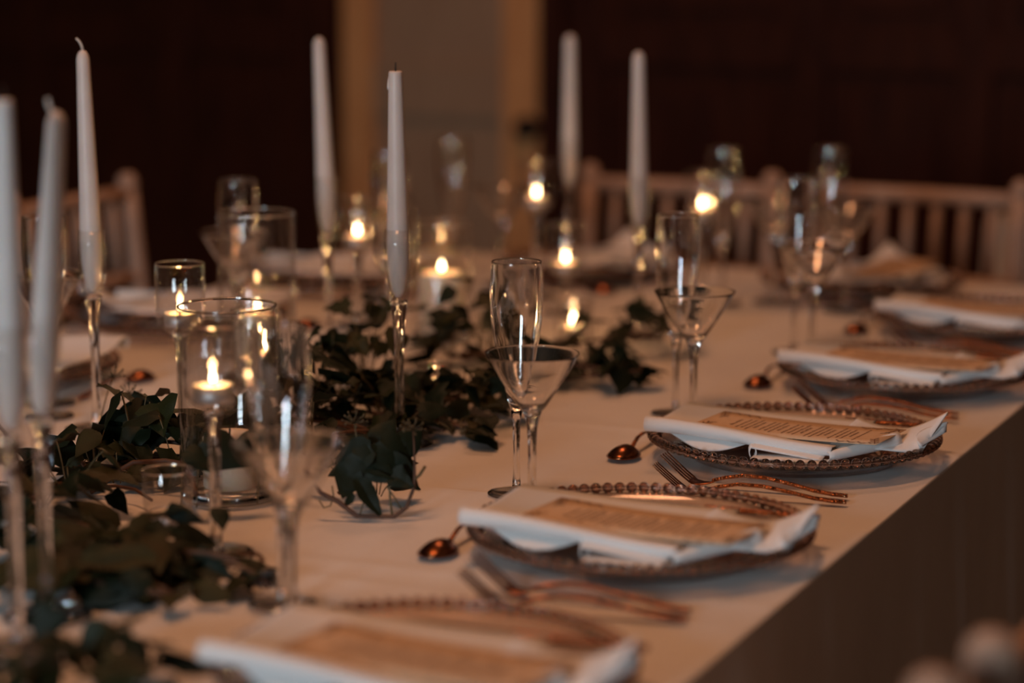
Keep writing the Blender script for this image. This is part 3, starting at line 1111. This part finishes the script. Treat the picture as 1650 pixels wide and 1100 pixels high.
LEAVES = []
for i, o_ in enumerate(LEAF_OUT):
    for j in range(2):
        for c in range(3):
            LEAVES.append(leaf_mesh(o_, (.18, .42)[j], (.25, -.12)[j], M['leaf'][c]))


def leaf_at(parent, base, tip, roll, width, shape, col, facing=None):
    """A leaf from base to tip; width in metres; roll turns the blade about its midrib."""
    base, tip = Vector(base), Vector(tip)
    d = tip - base
    L = d.length
    x = d.normalized()
    up = Vector((0, 0, 1)) if abs(x.z) < .95 else Vector((0, -1, 0))
    if facing:
        up = Vector(facing)
    y = up.cross(x).normalized()
    z = x.cross(y)
    Mx = Matrix((x, y, z)).transposed().to_4x4() @ Matrix.Rotation(roll, 4, 'X')
    me = LEAVES[shape * 6 + (0 if rnd.random() < .5 else 3) + col]
    o = bpy.data.objects.new('leaf', me)
    C.objects.link(o)
    o.parent = parent
    o.matrix_local = Matrix.Translation(base - parent.location) @ Mx @ Matrix.Diagonal((L, width, L * .9, 1))
    return o


def pick_col(p_olive):
    q = rnd.random()
    return 2 if q < p_olive else (1 if q < p_olive + .3 else 0)


def umbel(parent, p, up, s=.013, n=16):
    p, up = Vector(p) - parent.location, Vector(up).normalized()
    mb = MB()
    for k in range(n):
        th = math.acos(1 - 1.15 * (k + .5) / n)
        ph = k * 2.399
        a = up.orthogonal().normalized()
        c = up.cross(a)
        dv = up * math.cos(th) + (a * math.cos(ph) + c * math.sin(ph)) * math.sin(th)
        e = p + dv * s * rnd.uniform(.85, 1.1)
        mb.tube([p, e], .00045, 4)
        r_ = .0016
        mb.add([e + Vector(q) * r_ for q in ((1, 0, 0), (-1, 0, 0), (0, 1, 0), (0, -1, 0), (0, 0, 1), (0, 0, -1))],
               [(0, 2, 4), (2, 1, 4), (1, 3, 4), (3, 0, 4), (2, 0, 5), (1, 2, 5), (3, 1, 5), (0, 3, 5)])
    mb.build('flower_umbel', M['berry'], parent)


def keepout(x, y):
    return min(math.hypot(x - a, y - b_) - r_ for a, b_, r_ in KEEP)


KEEP = [(-1.286, 2.165, .055), (-1.590, 2.756, .054), (-1.52, 3.175, .048), (-1.263, 2.005, .029), (-1.290, 2.671, .026), (-1.335, 3.235, .033), (-1.315, 3.185, .032), (-1.30, 3.14, .02)]


def ivy(label, blobs, p_olive, size=(.030, .052), group='trailing ivy runner', extra=None, dense=1.0, tall=1.55, leaves=()):
    c0 = blobs[0]
    t = thing('ivy_trail', label, 'ivy', (c0[0], c0[1], TZ), 0, group)
    st, pe = MB(), MB()
    nodes = [Vector((x, y, max(TZ + .006, z - .018))) for x, y, z, r_, n in blobs]
    # woody vines wandering through the clumps
    order = sorted(nodes, key=lambda p: p.y)
    for strand in range(2):
        pts = []
        for p in order:
            q = p + Vector((rnd.uniform(-.03, .03), rnd.uniform(-.02, .02), 0))
            q.z = TZ + rnd.uniform(.006, .030)
            pts.append(q)
        fine = []
        for a, c in zip(pts, pts[1:]):
            if (a - c).length > .30:
                continue
            md = (a + c) / 2 + Vector((rnd.uniform(-.02, .02), rnd.uniform(-.02, .02), rnd.uniform(.0, .02)))
            st.tube([v_ - t.location for v_ in bezier_pts(a, md, c, 8)], rnd.uniform(.0018, .0028), 6)
    for x, y, z, r_, n in blobs:
        for k_ in range(int(n * dense)):
            a, rr = rnd.uniform(0, 2 * PI), r_ * math.sqrt(rnd.random()) * 1.15
            bx_, by_ = x + rr * math.cos(a), y + rr * math.sin(a)
            if keepout(bx_, by_) < .012:
                continue
            hz = (z - TZ)
            bz = TZ + .008 + (hz * tall) * rnd.random() ** .8
            L = rnd.uniform(*size)
            yaw = a + rnd.gauss(0, .8)
            pitch = rnd.uniform(-.75, .35) if bz > TZ + .03 else rnd.uniform(-.15, .25)
            tip = Vector((bx_ + L * math.cos(yaw) * math.cos(pitch), by_ + L * math.sin(yaw) * math.cos(pitch), max(TZ + .006, bz + L * math.sin(pitch))))
            if keepout(tip.x, tip.y) < .004:
                continue
            sh = rnd.choice([0, 1, 1, 1, 2, 3])
            leaf_at(t, (bx_, by_, bz), tip, rnd.gauss(0, .45), L * rnd.uniform(.85, 1.15), sh, pick_col(p_olive))
            nd = min(nodes, key=lambda p: (p - Vector((bx_, by_, bz))).length)
            b0 = Vector((bx_, by_, bz))
            root = nd + (b0 - nd) * .25
            root.z = TZ + .006 + .5 * max(0, root.z - TZ - .006)
            pe.tube([v_ - t.location for v_ in bezier_pts(root, (root + b0) / 2 + Vector((0, 0, .010)), b0, 5)], .0007, 4)
    for b0, tp, wd, cl in leaves:
        b0, tp = up_pts([b0, tp], 0)
        leaf_at(t, b0, tp, rnd.gauss(0, .25), wd, rnd.choice([0, 1, 1, 3]), cl, (.3, -.6, .75))
        pe.tube([v_ - t.location for v_ in bezier_pts((b0.x - .02, b0.y + .02, TZ + .008), (b0.x - .01, b0.y + .01, b0.z), b0, 5)], .0008, 4)
    if extra:
        extra(t, st, pe)
    st.build('vine', M['stem'], t)['kind'] = 'stuff'
    pe.build('petioles', M['petiole'], t)['kind'] = 'stuff'
    return t


IV = {'front':[(-1.048, 1.549, 0.78, 0.04, 8),(-1.08, 1.545, 0.8, 0.015, 3),(-1.015, 1.554, 0.77, 0.025, 4),(-1.116, 1.535, 0.76, 0.02, 2)],
'left':[(-1.399, 1.976, 0.79, 0.05, 14),(-1.418, 2.06, 0.8, 0.04, 9),(-1.301, 1.826, 0.79, 0.05, 13),(-1.24, 1.858, 0.78, 0.06, 16),(-1.195, 1.850, 0.765, 0.033, 8),(-1.214, 1.778, 0.77, 0.05, 13),(-1.129, 1.787, 0.76, 0.035, 7),(-1.133, 1.869, 0.760, 0.012, 2),(-1.092, 1.868, 0.758, 0.01, 2)],
'stem':[(-1.447, 2.236, 0.8, 0.04, 11),(-1.477, 2.195, 0.79, 0.03, 6),(-1.376, 2.205, 0.79, 0.035, 9),(-1.365, 2.273, 0.8, 0.035, 9),(-1.347, 2.31, 0.81, 0.03, 8),(-1.349, 2.292, 0.78, 0.025, 5),(-1.42, 2.155, 0.77, 0.02, 4)],
'mid':[(-1.37, 2.467, 0.8, 0.045, 13),(-1.393, 2.587, 0.8, 0.045, 11),(-1.371, 2.643, 0.8, 0.045, 11),(-1.337, 2.529, 0.78, 0.045, 13),(-1.305, 2.565, 0.78, 0.045, 11),(-1.257, 2.586, 0.78, 0.045, 13),(-1.232, 2.64, 0.78, 0.045, 13),(-1.191, 2.533, 0.765, 0.03, 7),(-1.228, 2.703, 0.765, 0.025, 6),(-1.3, 2.368, 0.78, 0.035, 8),(-1.457, 2.802, 0.8, 0.035, 7),(-1.239, 2.466, 0.77, 0.03, 6)],
'far':[(-1.373, 3.003, 0.8, 0.05, 13),(-1.27, 2.855, 0.78, 0.04, 9),(-1.405, 2.97, 0.79, 0.045, 9),(-1.254, 2.902, 0.765, 0.035, 8),(-1.193, 2.949, 0.77, 0.045, 10),(-1.14, 2.927, 0.765, 0.025, 7),(-1.199, 3.212, 0.78, 0.045, 9),(-1.247, 3.104, 0.78, 0.045, 8),(-1.119, 2.929, 0.758, 0.012, 2)]}


def up_pts(pts, dz=.0045):
    return [Vector((x, y, max(z + dz, TZ + .006))) for x, y, z in pts]


def sprig(t, st, pe):
    L0 = t.location
    main = up_pts([(-1.162, 2.121, 0.787), (-1.154, 2.122, 0.775), (-1.137, 2.128, 0.766), (-1.119, 2.133, 0.752), (-1.11, 2.136, 0.747), (-1.097, 2.142, 0.747), (-1.083, 2.148, 0.745), (-1.073, 2.155, 0.76), (-1.067, 2.162, 0.782), (-1.068, 2.165, 0.804), (-1.07, 2.168, 0.822), (-1.072, 2.17, 0.838)])
    st.tube([p - L0 for p in main], [.0022, .0024, .0026, .0024, .0022, .0021, .0022, .0020, .0019, .0013, .0010, .0009], 7)
    for pts, r_ in (([(-1.067, 2.163, 0.789), (-1.063, 2.166, 0.793), (-1.058, 2.169, 0.802)], .0017),
                    ([(-1.085, 2.147, 0.747), (-1.088, 2.149, 0.766), (-1.091, 2.152, 0.785), (-1.101, 2.149, 0.795)], .0013),
                    ([(-1.077, 2.153, 0.758), (-1.087, 2.151, 0.774), (-1.093, 2.15, 0.782)], .0008),
                    ([(-1.116, 2.134, 0.752), (-1.113, 2.138, 0.766), (-1.113, 2.14, 0.775)], .0008),
                    ([(-1.155, 2.12, 0.768), (-1.15, 2.121, 0.76), (-1.144, 2.124, 0.762), (-1.142, 2.127, 0.772), (-1.144, 2.128, 0.782)], .0008),
                    ([(-1.119, 2.143, .795), (-1.135, 2.17, 0.812), (-1.139, 2.172, 0.829), (-1.141, 2.173, 0.839)], .0008)):
        pe.tube([p - L0 for p in up_pts(pts)], r_, 6)
    for base, tip, wd, roll, sh in (
            ((-1.128, 2.140, .816), (-1.080, 2.146, .792), .046, .15, 1), ((-1.106, 2.160, .826), (-1.064, 2.166, .790), .050, -.1, 1),
            ((-1.127, 2.138, .802), (-1.139, 2.130, .768), .042, .2, 1), ((-1.120, 2.136, .790), (-1.090, 2.138, .748), .034, -.2, 3),
            ((-1.122, 2.134, .774), (-1.134, 2.128, .762), .018, .3, 3), ((-1.088, 2.154, .794), (-1.064, 2.156, .782), .026, .2, 0),
            ((-1.110, 2.150, .820), (-1.148, 2.137, .802), .040, -.2, 1), ((-1.113, 2.142, .796), (-1.080, 2.150, .786), .022, .6, 3),
            ((-1.090, 2.176, .815), (-1.070, 2.190, .834), .036, .4, 1), ((-1.125, 2.168, .815), (-1.155, 2.175, .826), .038, .4, 1),
            ((-1.100, 2.165, .808), (-1.066, 2.172, .774), .036, .3, 1), ((-1.135, 2.160, .800), (-1.165, 2.150, .790), .034, .2, 3),
            ((-1.115, 2.170, .820), (-1.100, 2.185, .846), .034, .1, 1)):
        leaf_at(t, up_pts([base])[0], up_pts([tip])[0], roll, wd, sh, 0, (.38, -.80, .50))
    umbel(t, (-1.072, 2.170, .8425), (0, 0, 1))
    umbel(t, (-1.141, 2.173, .8435), (-.1, 0, 1))


def stemextra(t, st, pe):
    L0 = t.location
    b0 = Vector((-1.560, 2.330, TZ + .02))
    for p, up in (((-1.573, 2.385, .823), (0, 0, 1)), ((-1.545, 2.375, .806), (.4, 0, 1))):
        p = Vector(p)
        pe.tube([v_ - L0 for v_ in bezier_pts(b0, (b0 + p) / 2 + Vector((0, 0, .015)), p, 6)], .0009, 5)
        umbel(t, p, up, .014, 18)
    st.tube([v_ - L0 for v_ in bezier_pts(b0, (-1.50, 2.27, TZ + .03), (-1.45, 2.236, TZ + .02), 6)], .0016, 6)
    # upright twig at far left
    st.tube([Vector(v_) - L0 for v_ in ((-1.50, 2.08, TZ + .02), (-1.53, 2.11, TZ + .06), (-1.565, 2.12, TZ + .085))], [.0026, .0024, .0018], 6)


LF_LEFT = [((-1.264, 2.073, 0.833), (-1.213, 2.081, 0.816), 0.052, 0), ((-1.212, 2.108, 0.838), (-1.247, 2.077, 0.818), 0.045, 0), ((-1.273, 2.057, 0.827), (-1.238, 2.058, 0.812), 0.03, 0), ((-1.146, 1.795, 0.788), (-1.211, 1.746, 0.798), 0.05, 2), ((-1.139, 1.774, 0.779), (-1.182, 1.73, 0.766), 0.05, 0), ((-1.173, 1.838, 0.783), (-1.135, 1.829, 0.769), 0.03, 0), ((-1.146, 1.859, 0.775), (-1.101, 1.855, 0.763), 0.034, 0), ((-1.099, 1.867, 0.767), (-1.081, 1.85, 0.757), 0.02, 0), ((-1.163, 1.935, 0.805), (-1.146, 1.918, 0.794), 0.024, 0), ((-1.223, 1.94, 0.796), (-1.185, 1.934, 0.792), 0.022, 0), ((-1.366, 2.061, 0.772), (-1.339, 2.047, 0.757), 0.024, 0), ((-1.269, 1.881, 0.768), (-1.319, 1.843, 0.802), 0.05, 2), ((-1.241, 1.789, 0.805), (-1.269, 1.751, 0.788), 0.05, 1), ((-1.303, 1.975, 0.761), (-1.334, 1.946, 0.796), 0.05, 2), ((-1.483, 2.12, 0.772), (-1.504, 2.094, 0.802), 0.045, 0), ((-1.494, 2.171, 0.774), (-1.506, 2.149, 0.805), 0.04, 0)]
LF_FRONT = [((-1.131, 1.614, 0.796), (-1.137, 1.595, 0.766), 0.034, 0), ((-1.124, 1.581, 0.777), (-1.098, 1.576, 0.757), 0.04, 0), ((-1.077, 1.614, 0.787), (-1.092, 1.591, 0.76), 0.05, 1), ((-1.051, 1.602, 0.78), (-1.028, 1.596, 0.757), 0.038, 0), ((-1.066, 1.584, 0.778), (-1.052, 1.575, 0.757), 0.04, 0)]
LF_STEM = [((-1.454, 2.273, 0.814), (-1.498, 2.227, 0.787), 0.055, 0), ((-1.419, 2.246, 0.82), (-1.434, 2.208, 0.772), 0.05, 0), ((-1.427, 2.217, 0.805), (-1.445, 2.181, 0.773), 0.04, 0), ((-1.333, 2.266, 0.839), (-1.334, 2.235, 0.799), 0.05, 0), ((-1.333, 2.286, 0.83), (-1.301, 2.271, 0.795), 0.045, 0), ((-1.333, 2.193, 0.811), (-1.348, 2.16, 0.786), 0.036, 0), ((-1.362, 2.203, 0.814), (-1.323, 2.195, 0.795), 0.036, 0), ((-1.503, 2.316, 0.802), (-1.462, 2.315, 0.814), 0.04, 0)]


def leftextra(t, st, pe):
    for pts, r_ in (([(-1.425, 2.110, .757), (-1.419, 2.121, .762), (-1.408, 2.131, .775), (-1.391, 2.141, .786), (-1.357, 2.150, .789), (-1.335, 2.150, .788), (-1.300, 2.110, .784), (-1.270, 2.070, .778)], .0027),
                    ([(-1.414, 2.108, .764), (-1.390, 2.105, .768), (-1.363, 2.100, .768), (-1.33, 2.08, .764)], .0018),
                    ([(-1.171, 1.888, .7575), (-1.164, 1.921, .7575), (-1.151, 1.945, .758), (-1.131, 1.951, .759), (-1.115, 1.935, .759), (-1.106, 1.905, .758), (-1.115, 1.897, .758)], .0020)):
        st.tube([Vector(p) - t.location for p in pts], r_, 7)


ivy('dark ivy sprig in the bottom left corner, cut by the photo edge', IV['front'], .1, (.038, .058), leaves=LF_FRONT)
ivy('large heap of dark and olive ivy leaves at lower left round the leaning candle holder', IV['left'], .28, (.036, .062), dense=1.1, tall=1.5, leaves=LF_LEFT, extra=leftextra)
ivy('dark ivy with small flower heads round the stemmed tealights at left', IV['stem'], .06, (.034, .056), extra=stemextra, dense=1.3, tall=1.7, leaves=LF_STEM)
ivy('tangled ivy runner round the foot of the sharp middle candle', IV['mid'], .2, (.026, .048), dense=1.7, tall=2.1)
ivy('sharp ivy sprig with curved stem lying left of the flute foot', [(-1.165, 2.20, .778, .018, 4), (-1.13, 2.20, .78, .02, 4)], .0, (.026, .038), extra=sprig)
ivy('blurred far stretch of ivy runner behind the sharp flute', IV['far'], .15, (.030, .05), dense=1.7, tall=2.1)
